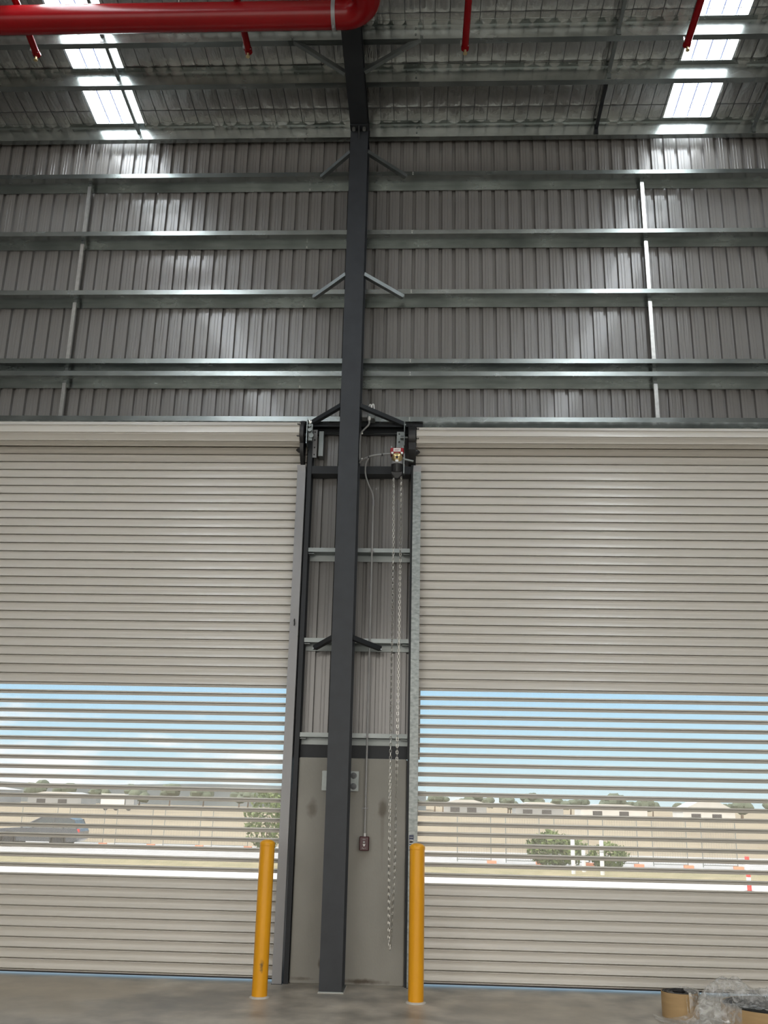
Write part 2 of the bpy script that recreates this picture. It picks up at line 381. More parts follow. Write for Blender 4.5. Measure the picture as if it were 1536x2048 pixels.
# ------------------------------------------------------------------ wall girts (Z sections lapped at the column)
T = .003
def zgirt(zt, dy=0, dz=0):
    y0, y1 = 8.803 + dy, 8.990 + dy * .2; zw = zt - .048 + dz
    return [(y0, zt), (y0 + T, zt), (y0 + T, zw + T), (y1, zw + T), (y1, zw - .062), (y1 - .014, zw - .062), (y1 - .014, zw - .062 + T), (y1 - T, zw - .062 + T), (y1 - T, zw), (y0, zw)]
ROWS = [(8.055, 'topmost'), (7.327, 'second from top'), (6.613, 'third from top'), (5.818, 'fourth from top'), (5.677, 'fifth from top, close under the fourth,'), (5.179, 'lowest')]
for zt, nm in ROWS:
    for side in (-1, 1):
        xa, xb = (XL + .02, -.165) if side < 0 else (-1.37, XR - .02)
        sd = 'left' if side < 0 else 'right'
        lab = f'{nm} galvanised wall girt {sd} of the column' + (' just above the roller door' if nm == 'lowest' else '')
        g = thing('wall_girt', ((xa + xb) / 2, 8.9, zt), lab, 'girt', 'horizontal wall girts')
        MB().prism_x(zgirt(zt, -.004 if side < 0 else 0, -.004 if side < 0 else 0), xa, xb).build('z_section', M['galv'], g)
        ex = xb - .03 if side < 0 else xa + .03
        for zz in (zt - .015, zt - .036) if side < 0 else (zt - .085, zt - .10):
            yb = 8.799 if side < 0 else 8.987
            MB().cyl((ex, yb, zz), (ex, yb - .008, zz), .007, 6, smooth=False).build('lap_bolt', M['zinc'], g)
# wall bridging struts between girts
def strut(x, z0, z1, lab):
    r = thing('bridging_strut', (x, 8.9, z0), lab, 'strut', 'vertical bridging struts between girts')
    m = MB(); a, t = .019, .003
    m.loft([[(x + dx, 8.90 + dy, z) for dx, dy in ((-a, -.016), (a, -.016), (a, .016), (a - t, .016), (a - t, -.016 + t), (-a + t, -.016 + t), (-a + t, .016), (-a, .016))] for z in (z0, z1 - .045)])
    m.build('channel_bar', M['zinc'] if z1 - z0 > .2 else M['galv_dull'], r)
    m = MB(); m.box(x - .016, x + .016, 8.90, 8.904, z1 - .07, z1); m.box(x - .016, x + .016, 8.87, 8.90, z1 - .004, z1)
    m.build('end_cleat', M['galv_dull'], r)
gaps = [(0, 1, 'between the topmost and second girts'), (1, 2, 'between the second and third girts'), (2, 3, 'between the third and fourth girts'), (3, 4, 'in the narrow gap of the close girt pair'), (4, 5, 'between the fifth and lowest girts')]
for x, sd in ((-3.782, 'left'), (2.278, 'right')):
    for i, j, lab in gaps: strut(x, ROWS[j][0] - .045, ROWS[i][0] - .05, f'pale vertical strut {lab} on the {sd} side')

# ------------------------------------------------------------------ roof purlins
def zpur(y, H_=.172):
    # web on y, upper flange towards the room, lower flange towards the wall
    def P(dy, up): return (y + dy, roofz(y + dy) - .006 - (H_ - up))
    t = .003
    return [P(0, H_), P(-.068, H_), P(-.068, H_ - .014), P(-.068 + t, H_ - .014), P(-.068 + t, H_ - t), P(-t, H_ - t), P(-t, 0), P(.062, 0), P(.062, .014), P(.062 - t, .014), P(.062 - t, t), P(0, t)]
PN = ['eave purlin at the wall head', 'second roof purlin up from the wall', 'third roof purlin up from the wall', 'fourth roof purlin up from the wall']
for y, nm in zip(PY, PN):
    for side in (-1, 1):
        xa, xb = (XL + .02, -.13) if side < 0 else (-1.42, XR - .02)
        g = thing('roof_purlin', ((xa + xb) / 2, y, roofz(y)), f'galvanised {nm}, {"left" if side < 0 else "right"} of the rafter', 'purlin', 'galvanised roof purlins')
        MB().prism_x(zpur(y - (.004 if side < 0 else 0)), xa, xb).build('z_section', M['galv'], g)
        ex = xb - .03 if side < 0 else xa + .03; yw = y - (.008 if side < 0 else .004)
        for up in (.05, .12):
            z = roofz(y) - .006 - .172 + up
            MB().cyl((ex, yw, z), (ex, yw - .009, z), .008, 6, smooth=False).build('lap_bolt', M['galv_dull'], g)
def roof_strut(x, ya, yb, lab, dark=False):
    za, zb = roofz(ya) - .095, roofz(yb) - .095
    r = thing('roof_bridging', (x, ya, za), lab, 'strut', 'bridging bars between purlins')
    a = .017; m_ = M['steel'] if dark else M['galv_dull']
    m = MB(); m.sweep([(-a, -.014), (a, -.014), (a, .014), (a - .003, .014), (a - .003, -.011), (-a + .003, -.011), (-a + .003, .014), (-a, .014)], (x, ya - .012, za), (x, yb + .02, zb), (0, 0, 1)); m.build('channel_bar', m_, r)
    m = MB(); m.box(x - .02, x + .02, ya - .012, ya - .008, za - .07, za + .05); m.build('end_cleat', m_, r)
for x, sd, darkx in ((-3.285, 'left', None), (1.815, 'right', 0), (3.52, 'far right', None)):
    for i, lab in enumerate(('next to the wall', 'in the second purlin bay', 'in the third purlin bay')):
        dk = (darkx == i)
        roof_strut(x, PY[i], PY[i + 1], ('black' if dk else 'grey') + f' bridging bar {lab}, ' + {'left': 'crossing the left skylight', 'right': 'left of the right skylight', 'far right': 'beyond the right skylight'}[sd], dk)

# ------------------------------------------------------------------ fly braces
LP = [(0, 0), (.042, 0), (.042, .004), (.004, .004), (.004, .042), (0, .042)]
def brace(p0, p1, lab, m_='galv_dull', up=(0, 0, 1), flip=False):
    prof = [(-x, y) for x, y in LP] if flip else LP
    r = thing('fly_brace', p0, lab, 'brace', 'angle fly braces on the column and rafter')
    MB().sweep(prof, p0, p1, up).build('angle_bar', M[m_], r)
    p1 = Vector(p1); MB().cyl(p1 + Vector((0, -.008, .012)), p1 + Vector((0, .004, .012)), .008, 6, smooth=False).build('bolt', M['galv_dull'], r)
for z_far, z_near, nm, xl, xr, mm in ((7.975, 8.085, 'topmost girt', -1.200, -.262, 'galv_dull'), (6.505, 6.612, 'third girt', -1.220, -.272, 'galv_dull'), (5.075, 5.165, 'lowest girt above the doors', -1.205, -.235, 'steel'), (2.835, 2.892, 'middle rail between the doors', -1.060, -.425, 'steel')):
    brace((-.862, 8.52, z_near), (xl, 8.787, z_far), f'left angle brace from column to the {nm}', mm, flip=False)
    brace((-.672, 8.52, z_near), (xr, 8.787, z_far), f'right angle brace from column to the {nm}', mm, flip=True)
brace((-.862, 7.755, 8.435), (-1.377, 7.557, 8.665), 'left angle brace from rafter up to a purlin', 'galv_dull')
brace((-.672, 7.735, 8.435), (-.093, 7.555, 8.667), 'right angle brace from rafter up to a purlin', 'galv_dull', flip=True)

# ------------------------------------------------------------------ bay between the doors
tag(MB().bbox(-1.155, -.175, 8.872, 9.03, 0, 1.868, .008).build('concrete_panel', M['concrete'], at=(-.65, 8.95, 0)), 'stained grey precast concrete wall panel behind the column base', 'wall panel')
for zt, nm in ((3.830, 'upper'), (2.955, 'middle'), (2.088, 'lower')):
    g = thing('infill_rail', (-.66, 8.9, zt), f'{nm} short galvanised rail between the door posts', 'rail', 'short rails between the doors')
    y0, y1 = 8.845, 8.985; zw = zt - .04
    MB().prism_x([(y0, zt), (y0 + T, zt), (y0 + T, zw + T), (y1, zw + T), (y1, zw - .062), (y1 - T, zw - .062), (y1 - T, zw), (y0, zw)], -1.155, -.175).build('z_section', M['galv_dull'], g)
    for x0, x1 in ((-1.155, -1.10), (-.235, -.175)):
        MB().box(x0, x1, 8.86, 8.95, zw - .014, zw - .009).build('end_cleat', M['galv_dull'], g)
tag(MB().box(-1.155, -.175, 8.93, 8.99, 1.872, 1.985).build('sill_flashing', M['steel'], at=(-.66, 8.95, 1.872)), 'dark flashing strip along the concrete panel top', 'flashing')
tag(MB().box(-1.155, -.175, 8.835, 8.985, 4.585, 4.665).build('cross_beam', M['steel'], at=(-.66, 8.9, 4.585)), 'dark steel cross beam between the posts under the drums', 'beam')
tag(MB().prism_x([(8.845, 5.128), (8.985, 5.128), (8.985, 5.045), (8.955, 5.045), (8.955, 5.05), (8.98, 5.05), (8.98, 5.118), (8.85, 5.118), (8.85, 5.09), (8.845, 5.09)], -1.3, -.06).build('header_beam', M['steel'], at=(-.66, 8.9, 5.045)), 'dark steel header beam behind the column at drum height', 'beam')
for x0, x1, lab in ((-1.200, -1.158, 'dark steel door post beside the left door guide'), (-.172, -.135, 'dark steel door post beside the right door guide')):
    m = MB(); t = .005
    pts = [(x0, 8.835), (x1, 8.835), (x1, 8.840), (x0 + t, 8.840), (x0 + t, 8.988), (x1, 8.988), (x1, 8.993), (x0, 8.993)] if x0 < -1 else [(x0, 8.835), (x1, 8.835), (x1, 8.993), (x0, 8.993), (x0, 8.988), (x1 - t, 8.988), (x1 - t, 8.840), (x0, 8.840)]
    m.loft([[(x, y, z) for x, y in pts] for z in (0, 5.045)])
    tag(m.build('door_post', M['steel'], at=((x0 + x1) / 2, 8.9, 0)), lab, 'post', 'door posts')

# ------------------------------------------------------------------ roller doors
YC, ZB, SP = 8.93, .030, .08515
JOINT = [(0, .0030), (.0010, .0068), (.0035, .0086), (.0070, .0080), (.0078, -.034), (.0172, -.034), (.0178, .0112), (.020, .0114), (.0235, .0092)]   # (height, projection)
FACE0, FACE1 = (.022, .0078), (.075, .0022)
def make_door(xa, xb, side, R, zc):
    """side = -1: drum end gear at xb (left door); +1: at xa (right door)"""
    sd = 'left' if side < 0 else 'right'
    root = thing('roller_door', ((xa + xb) / 2, YC, 0), f'cream steel roller door on the {sd} with a see-through slat band', 'roller door', 'cream roller doors')
    c = MB(); v = MB()
    for k in range(0, 58):
        z = ZB + k * SP; P = [(YC - d, z + h) for h, d in JOINT]
        top = (YC - .0035, z + SP)
        face = [(YC - .0068, z + .029), (YC - .0030, z + .040), (YC - .0008, z + .051), (YC - .0000, z + .062), (YC - .0010, z + .075)]
        end = [(YC - .0010, z + .0755), (YC - .0024, z + .082), top]
        def strip(b, pr): b.loft([[(x, y, zz) for y, zz in pr] for x in (xa, xb)], caps=False, closed=False)
        if 9 <= k < 29:
            strip(c, P + face[:1]); strip(v, face); strip(c, face[-1:] + end)
        else: strip(c, P + face + end[1:])
    global NORMALS; NORMALS = False
    cu = c.build('door_curtain', M['door'], root)
    vp = v.build('perforated_slats', M['perf'], root); NORMALS = True
    tag(vp, 'finely perforated see-through slats')
    MB().box(xa, xb, YC - .008, YC + .034, ZB - .012, ZB).build('bottom_rail', M['black'], root)
    # rolled slats on the drum
    yc = YC - R; seg = 9; prof = []
    L_ = 2 * math.pi * R / seg
    for k in range(seg):
        for h, d in JOINT + [(.024, .0062), (.036, .0028), (.062, .0006), (.078, .002)]:
            a = (k + h / SP) * 2 * math.pi / seg + .35
            chord = R * (1 - .02 * math.sin(math.pi * h / SP))
            rr = chord + (max(d, -.006) - .004)
            prof.append((yc - rr * math.cos(a), zc + rr * math.sin(a)))
    d_ = MB().prism_x(prof, xa + .02 if side < 0 else xa + .020, xb - .055 if side < 0 else xb - .02).build('door_drum', M['door'], root)
    off = 0 if side < 0 else .036
    e = xb - .05 if side < 0 else xa + .014                     # drum end at the gear side
    for zz in (zc + .62 * R, zc - .45 * R):
        for k in (0, 1):
            px = e + side * (.012 + .013 * k); yy = yc - R * .86
            MB().cyl((px, yy - .022, zz), (px, yy + .01, zz), .005, 8).build('rivet', M['black'], d_)
    def X(d): return e - side * d                              # d metres beyond the drum end towards the column
    disc = MB(); rr = R + .022
    disc.lathe((X(.002), yc, zc), [(rr, 0), (rr, -side * (.034 + off)), (rr * .92, -side * (.040 + off)), (rr * .55, -side * (.040 + off)), (rr * .5, -side * .02), (.03, -side * .02)], 32, axis='x')
    disc.build('end_disc', M['black'], root)
    MB().cyl((X(.03), yc, zc), (X(.12 + off), yc, zc), .017, 14).build('axle', M['galv_dull'], root)
    gx0, gx1 = sorted((X(.0), X(.035 + off)))
    gd = MB(); gd.prism_x([(yc - .08, zc - .05), (8.99, zc - .02), (8.99, zc - .30), (8.90, zc - .315), (8.80, zc - .27), (8.735, zc - .16)], gx0, gx1)
    gd.lathe((X(.0), 8.79, zc - .17), [(.032, side * .0), (.026, side * .02), (.006, side * .042)], 14, axis='x')
    gd.build('drum_end_guard', M['black'], root)
    px = X(.072 + off)
    bp = MB().box(min(px, px - side * .006), max(px, px - side * .006), 8.64, 8.985, zc - .155, zc + .115).build('bracket_plate', M['galv'], root)
    wa = MB()
    ax0, ax1 = sorted((X(.085 + off), X(.155 + off)))
    wa.box(ax0, ax1, 8.85, 8.856, zc - .225, zc + .07); wa.box(min(px, px - side * .006), max(px, px - side * .006), 8.856, 8.985, zc - .225, zc + .07)
    wap = wa.build('wall_angle', M['guide_grey'] if side < 0 else M['galv_dull'], root)
    for zz in (zc + .045, zc - .04, zc - .12, zc - .195):
        MB().cyl(((ax0 + ax1) / 2 - side * .012, 8.850, zz), ((ax0 + ax1) / 2 - side * .012, 8.843, zz), .0075, 8).build('bolt', M['black'], wap)
    if side < 0:
        MB().box(X(.17), X(.215), 8.875, 8.985, zc - .20, zc + .065).build('packer_plate', M['galv_dull'], root)
        tg = MB(); tg.cyl((X(.095), 8.70, zc + .045), (X(.095), 8.665, zc + .045), .017, 6, smooth=False); tg.cyl((X(.10), 8.70, zc - .005), (X(.10), 8.655, zc - .005), .019, 14)
        tg.cyl((X(.115), 8.72, zc - .055), (X(.115), 8.68, zc - .055), .024, 10); tg.box(X(.085), X(.125), 8.69, 8.72, zc - .105, zc + .07)
        tg.build('tension_gear', M['galv_dull'], root)
        q = MB(); q.lathe((X(.098), 8.69, zc + .088), [(.02, 0), (.02, -.012), (.01, -.018)], 14, axis='y'); q.build('gear_bolt', M['zinc'], root)
    return root
make_door(-6.305, -1.222, -1, .118, 4.985)
make_door(-.142, 4.955, 1, .096, 4.968)
def guide(x0, x1, mouth, m_, lab):
    """channel guide, open towards the door (mouth = +1 right, -1 left)"""
    root = thing('door_guide', ((x0 + x1) / 2, 8.88, 0), lab, 'door guide', 'vertical door guides')
    t = .003; y0, y1 = 8.803, 8.985
    b = [(x0, y0), (x1, y0), (x1, y1), (x0, y1), (x0, y1 - t), (x1 - t, y1 - t), (x1 - t, y0 + t), (x0, y0 + t)] if mouth < 0 else [(x0, y0), (x1, y0), (x1, y0 + t), (x0 + t, y0 + t), (x0 + t, y1 - t), (x1, y1 - t), (x1, y1), (x0, y1)]
    m = MB(); m.loft([[(x, y, z) for x, y in b] for z in (.004, 4.60)]); m.build('guide_channel', M[m_], root)
    lead = MB(); top = [(x + (-.004 if mouth < 0 else .004), y - (.0 if y > 8.9 else .012), 4.66) for x, y in b]
    lead.loft([[(x, y, 4.60) for x, y in b], top]); lead.build('guide_lead_in', M['guide_grey'], root)
    MB().box(x0 - .004, x1 + .004, y0 - .003, y1, 0, .004).build('foot_plate', M['black'], root)
    return root
gl = guide(-1.293, -1.212, -1, 'guide_grey', 'grey painted door guide at the left door edge')
lt = MB(); lt.box(-1.252, -1.246, 8.790, 8.803, 3.065, 3.125); lt.tube([(-1.249, 8.79, 3.12), (-1.249, 8.772, 3.105), (-1.242, 8.768, 3.075), (-1.249, 8.785, 3.06)], .004, 8)
lt.build('latch_hook', M['black'], gl)
gr = guide(-.152, -.074, 1, 'galv_mottled', 'mottled galvanised door guide at the right door edge')
st = MB().box(-.146, -.106, 8.8005, 8.803, 1.095, 1.222).build('sticker', M['navy'], gr)
for z0 in (1.148, 1.103):
    sq = MB().box(-.143, -.109, 8.799, 8.8005, z0, z0 + .036).build('pictogram', M['white'], st)
    gm = MB(); gm.lathe((-.122, 8.7985, z0 + .018), [(.011, .0005), (.011, 0)], 14, axis='y'); gm.box(-.141, -.130, 8.7982, 8.799, z0 + .006, z0 + .03)
    gm.build('symbol', M['black'], sq)
mk = MB(); mk.box(-.141, -.112, 8.7995, 8.8005, 1.200, 1.206); mk.build('caption_bar', M['conduit'], st)

# ------------------------------------------------------------------ chain hoist, chain, electrical
hx, hy = -.303, 8.60
h = thing('chain_hoist', (hx, hy, 4.47), 'red and black chain hoist with gold cap beside the right drum', 'chain hoist')
MB().bbox(hx - .065, hx + .062, hy - .055, hy + .055, 4.690, 4.752, .006).build('housing', M['hoist_red'], h)
lb = MB().box(hx - .036, hx + .034, hy - .0565, hy - .055, 4.712, 4.747).build('label_plate', M['white'], h)
MB().box(hx - .024, hx + .022, hy - .0575, hy - .0565, 4.730, 4.733).build('printed_line', M['hoist_red'], lb); MB().box(hx - .024, hx + .012, hy - .0575, hy - .0565, 4.722, 4.7245).build('printed_line', M['hoist_red'], lb)
for s in (-1, 1):
    MB().lathe((hx + s * .045, hy - .055, 4.694), [(.014, 0), (.014, -.012), (.006, -.018)], 12, axis='y').build('cover_screw', M['zinc'], h)
q = MB(); q.box(hx - .06, hx - .05, hy - .04, hy + .04, 4.752, 4.775); q.box(hx + .05, hx + .06, hy - .04, hy + .04, 4.752, 4.775); q.box(hx - .012, hx + .012, hy - .02, hy + .02, 4.752, 4.770)
q.build('mounting_lug', M['galv_dull'], h)
q = MB(); q.lathe((hx, hy, 4.60), [(.060, -.005), (.060, .02), (.056, .06), (.048, .09)], 26); q.build('motor_body', M['guide_grey'], h)
q = MB(); q.lathe((hx, hy - .022, 4.655), [(.052, .03), (.052, -.02), (.046, -.040), (.030, -.055), (.012, -.062)], 26, axis='y'); q.build('end_cap', M['brass'], h)
q = MB(); q.lathe((hx, hy - .022, 4.645), [(.013, -.050), (.013, -.068), (.008, -.070)], 12, axis='y'); q.build('cap_boss', M['steel'], h)
MB().box(hx - .015, hx + .014, hy - .082, hy - .062, 4.600, 4.622).build('tag_plate', M['white'], h)
q = MB(); q.lathe((hx, hy, 4.515), [(.050, -.002), (.055, .01), (.055, .075), (.058, .085)], 26)
for k in range(14):
    a = 2 * math.pi * k / 14; q.cyl((hx + .055 * math.cos(a), hy + .055 * math.sin(a), 4.518), (hx + .055 * math.cos(a), hy + .055 * math.sin(a), 4.585), .004, 6)
q.build('motor_barrel', M['black'], h)
q = MB(); q.loft([[(hx + x, hy + y, z) for x, y in ((-a, -c), (a, -c), (a, c), (-a, c))] for z, a, c in ((4.514, .055, .035), (4.49, .045, .032), (4.458, .014, .02))]); q.build('chain_guide', M['black'], h)
q = MB(); q.cyl((hx + .06, hy, 4.655), (hx + .155, hy + .02, 4.64), .012, 12); q.box(hx + .062, hx + .07, hy - .03, hy + .03, 4.50, 4.70); q.build('drive_bracket', M['galv_dull'], h)
def link(b, c, t, side, ln=.037, wd=.0225, r=.0031):
    t = Vector(t).normalized(); side = Vector(side); side = (side - t * side.dot(t)).normalized()
    pts = []; R_ = wd / 2 - r; hl = ln / 2 - r - R_
    for k in range(12):
        a = 2 * math.pi * k / 12
        pts.append(Vector(c) + t * (R_ * math.sin(a) + (hl if math.sin(a) > 0 else -hl)) + side * R_ * math.cos(a))
    rings = []; nrm = t.cross(side)
    for k, p in enumerate(pts):
        tg = (pts[(k + 1) % 12] - pts[k - 1]).normalized(); u = nrm; w_ = tg.cross(u)
        rings.append([p + (u * math.cos(j * 2 * math.pi / 5) + w_ * math.sin(j * 2 * math.pi / 5)) * r for j in range(5)])
    b.loft(rings + [rings[0]], caps=False, smooth=True)
cpath = [Vector((-.334, 8.60, 4.50)), Vector((-.326, 8.60, 4.0)), Vector((-.318, 8.62, 2.2)), Vector((-.312, 8.63, 1.0)), Vector((-.302, 8.635, .40)), Vector((-.292, 8.635, .325)), Vector((-.282, 8.635, .40)), Vector((-.262, 8.63, 1.0)), Vector((-.258, 8.62, 2.2)), Vector((-.258, 8.60, 4.0)), Vector((-.262, 8.60, 4.50))]
ch = MB(); dist = 0; n = 0
for a, c in zip(cpath[:-1], cpath[1:]):
    d = c - a; L_ = d.length; t = d / L_
    while dist < L_:
        z = (a + t * dist)
        sv = (1, .25, 0) if n % 2 == 0 else (-.25, 1, 0)
        tw = .5 * math.sin(z.z * 1.7); sv = (sv[0] * math.cos(tw) - sv[1] * math.sin(tw), sv[0] * math.sin(tw) + sv[1] * math.cos(tw), 0)
        link(ch, z, t, sv); n += 1; dist += .028
    dist -= L_
tag(ch.build('hand_chain', M['chain'], at=(-.29, 8.6, .32)), 'long zinc hand chain loop hanging from the hoist', 'chain')

j = thing('junction_box', (-.60, 8.80, 5.09), 'small grey junction box under the lowest girt right of column', 'junction box')
MB().bbox(-.665, -.600, 8.70, 8.795, 5.13, 5.19, .004).build('box_body', M['guide_grey'], j)
MB().bbox(-.605, -.535, 8.66, 8.79, 5.105, 5.155, .004).build('socket_outlet', M['galv_dull'], j)
MB().lathe((-.588, 8.672, 5.085), [(.011, 0), (.016, .01), (.018, .03), (.014, .04)], 14).build('cable_gland', M['white'], j)
def smooth_path(pts, n=8):
    pts = [Vector(p) for p in pts]; out = []
    P = [pts[0]] + pts + [pts[-1]]
    for i in range(len(pts) - 1):
        p0, p1, p2, p3 = P[i:i + 4]
        for k in range(n):
            t = k / n
            out.append(.5 * ((2 * p1) + (p2 - p0) * t + (2 * p0 - 5 * p1 + 4 * p2 - p3) * t * t + (3 * p1 - p0 - 3 * p2 + p3) * t ** 3))
    return out + [pts[-1]]
lp = MB(); lp.tube(smooth_path([(-.60, 8.70, 5.18), (-.592, 8.66, 5.235), (-.575, 8.655, 5.245), (-.572, 8.66, 5.205)]), .006, 8); lp.tube(smooth_path([(-.568, 8.66, 5.20), (-.562, 8.66, 5.245), (-.548, 8.66, 5.25), (-.54, 8.66, 5.20)]), .006, 8)
tag(lp.build('cable_loop', M['white'], at=(-.57, 8.66, 5.2)), 'two white cable loops above the junction box', 'cable')
ca = thing('power_conduit', (-.66, 8.75, 4.7), 'grey flexible conduit from junction box along column to hoist', 'conduit')
MB().tube(smooth_path([(-.588, 8.67, 5.09), (-.592, 8.67, 5.04), (-.64, 8.69, 4.995), (-.668, 8.71, 4.965), (-.678, 8.74, 4.90), (-.678, 8.75, 4.72), (-.672, 8.74, 4.69)]), .0085, 10).build('vertical_run', M['conduit'], ca)
MB().tube(smooth_path([(-.676, 8.74, 4.665), (-.655, 8.72, 4.685), (-.56, 8.68, 4.715), (-.45, 8.64, 4.718), (-.365, 8.60, 4.71)]), .010, 10).build('hoist_feed', M['conduit'], ca)
for p in ((-.66, 8.72, 4.968), (-.655, 8.72, 4.697)):
    MB().lathe(p, [(.012, 0), (.012, -.008), (.005, -.012)], 12, axis='y').build('saddle_clip', M['zinc'], ca)
for x in (-.45, -.585):
    pz = 4.716 if x > -.5 else 4.706; py = 8.64 if x > -.5 else 8.69
    MB().cyl((x - .006, py, pz), (x + .006, py, pz), .0125, 12).build('cable_tie', M['black'], ca)
cc = thing('control_conduit', (-.537, 8.86, 1.2), 'thin grey conduit dropping down the wall to the dark red box', 'conduit')
MB().tube(smooth_path([(-.585, 8.69, 4.70), (-.612, 8.72, 4.655), (-.617, 8.76, 4.56), (-.59, 8.80, 4.47), (-.552, 8.825, 4.39), (-.538, 8.833, 4.31)]), .0085, 10).build('flexible_section', M['conduit'], cc)
MB().cyl((-.538, 8.833, 4.255), (-.538, 8.833, 4.315), .012, 12).build('coupling', M['guide_grey'], cc)
MB().cyl((-.538, 8.833, 1.22), (-.538, 8.833, 4.26), .0085, 12).build('rigid_pipe', M['conduit'], cc)
for z in (3.80, 2.925, 2.06, 1.437):
    q = MB(); q.lathe((-.562, 8.84, z), [(.006, 0), (.006, -.008)], 10, axis='y'); q.lathe((-.523, 8.84, z), [(.006, 0), (.006, -.008)], 10, axis='y'); q.box(-.558, -.527, 8.8225, 8.8245, z - .003, z + .003)
    q.build('saddle_clip', M['guide_grey'], cc)
cb = thing('door_control_box', (-.54, 8.85, 1.09), 'small dark red push button box on the concrete panel', 'control box')
MB().bbox(-.581, -.498, 8.80, 8.8725, 1.082, 1.200, .006).build('enclosure', M['dark_red'], cb)
MB().cyl((-.538, 8.833, 1.198), (-.538, 8.833, 1.228), .012, 12).build('conduit_adaptor', M['white'], cb)
MB().lathe((-.541, 8.80, 1.155), [(.009, 0), (.009, -.004)], 14, axis='y').build('open_button', M['guide_grey'], cb)
q = MB(); q.add([(-.552, 8.7985, 1.138), (-.528, 8.7985, 1.138), (-.534, 8.7985, 1.122), (-.543, 8.7985, 1.118), (-.552, 8.80, 1.138), (-.528, 8.80, 1.138), (-.534, 8.80, 1.122), (-.543, 8.80, 1.118)], [(0, 3, 2, 1), (4, 5, 6, 7), (0, 1, 5, 4), (1, 2, 6, 5), (2, 3, 7, 6), (3, 0, 4, 7)])
q.build('arrow_mark', M['white'], cb)
for a in ((-.558, -.549, 8.799, 8.80, 1.101, 1.108), (-.545, -.538, 8.799, 8.80, 1.097, 1.104), (-.531, -.525, 8.799, 8.80, 1.102, 1.106), (-.553, -.529, 8.799, 8.80, 1.176, 1.180)):
    MB().box(*a).build('printed_mark', M['conduit'], cb)

# ------------------------------------------------------------------ bollards
for x, y, lab in ((-1.302, 8.234, 'yellow steel bollard with a dark scuff, left of the column'), (-.068, 8.214, 'clean yellow steel bollard, right of the column')):
    r = thing('bollard', (x, y, 0), lab, 'bollard', 'yellow safety bollards')
    MB().lathe((x, y, 0), [(.061, .004), (.061, 1.135)], 40).build('post', M['yellow'], r)
    MB().lathe((x, y, 0), [(.0622, 1.130), (.0632, 1.134), (.0632, 1.150), (.0600, 1.157), (.050, 1.167), (.034, 1.175), (.016, 1.179), (.003, 1.180)], 40).build('cap', M['yellow'], r)
    MB().lathe((x, y, 0), [(.080, 0), (.079, .006), (.066, .012), (.060, .013)], 40).build('grout_ring', M['grout'], r)

# ------------------------------------------------------------------ sprinkler pipework
pm = thing('sprinkler_main', (-4, 6.79, 8.205), 'large red sprinkler main pipe across the top left', 'pipe')
ax = (6.79, 8.205)
MB().cyl((XL + .05, *ax), (-.87, *ax), .123, 40).build('main_pipe', M['red'], pm)
pts = [Vector((-.87, *ax)), Vector((-.78, *ax))]
for k in range(1, 11):
    a = math.pi / 2 * k / 10; pts.append(Vector((-.78 + .21 * math.sin(a), ax[0] - .21 * (1 - math.cos(a)), ax[1])))
pts.append(Vector((-.57, ax[0] - .6, ax[1] + .03)))
MB().tube(pts, .125, 40).build('elbow', M['red'], pm)
for hxx in (-5.2, -2.3):
    MB().cyl((hxx, 6.81, 8.32), (hxx, 6.81, roofz(6.81) - .02), .006, 8).build('hanger_rod', M['zinc'], pm)
cpl = MB().cyl((-.892, *ax), (-.858, *ax), .132, 40).build('pipe_coupling', M['guide_grey'], pm)
MB().box(-.885, -.865, ax[0] - .02, ax[0] + .02, ax[1] - .165, ax[1] - .128).build('coupling_bolt', M['guide_grey'], cpl)
for x0, x1, lab in ((-3.829, -3.795, 'leftmost red sprinkler branch pipe above the main'), (-1.759, -1.765, 'red sprinkler branch pipe just left of the rafter'), (.315, .327, 'red sprinkler branch pipe just right of the rafter'), (2.393, 2.397, 'red sprinkler branch pipe crossing the right skylight')):
    r = thing('sprinkler_branch', (x0, 7.37, 8.36), lab, 'pipe', 'red sprinkler branch pipes')
    y0 = 7.37
    MB().tube([(x0, y0, 8.362), (x1, 6.80, 8.408), (x1, 4.5, 8.408 + TAN * 2.3)], .033, 20).build('branch_pipe', M['red'], r)
    MB().cyl((x0, y0 - .03, 8.364), (x0, y0 + .012, 8.361), .038, 20).build('end_fitting', M['red'], r)
    q = MB(); q.cyl((x0, y0 - .01, 8.335), (x0, y0 - .01, 8.30), .012, 12); q.lathe((x0, y0 - .01, 8.285), [(.020, 0), (.020, .003), (.006, .006), (.006, .02)], 16)
    for s in (-1, 1): q.tube([(x0 + s * .011, y0 - .01, 8.305), (x0 + s * .017, y0 - .01, 8.296), (x0 + s * .006, y0 - .01, 8.287)], .003, 6)
    q.build('sprinkler_head', M['brass'], r)
    q = MB(); q.cyl((x0 - .03, y0 - .045, 8.39), (x0 + .03, y0 - .045, 8.345), .006, 8); q.box(x0 - .045, x0 - .034, y0 - .06, y0 - .04, 8.355, 8.40); q.build('clip', M['zinc'], r)

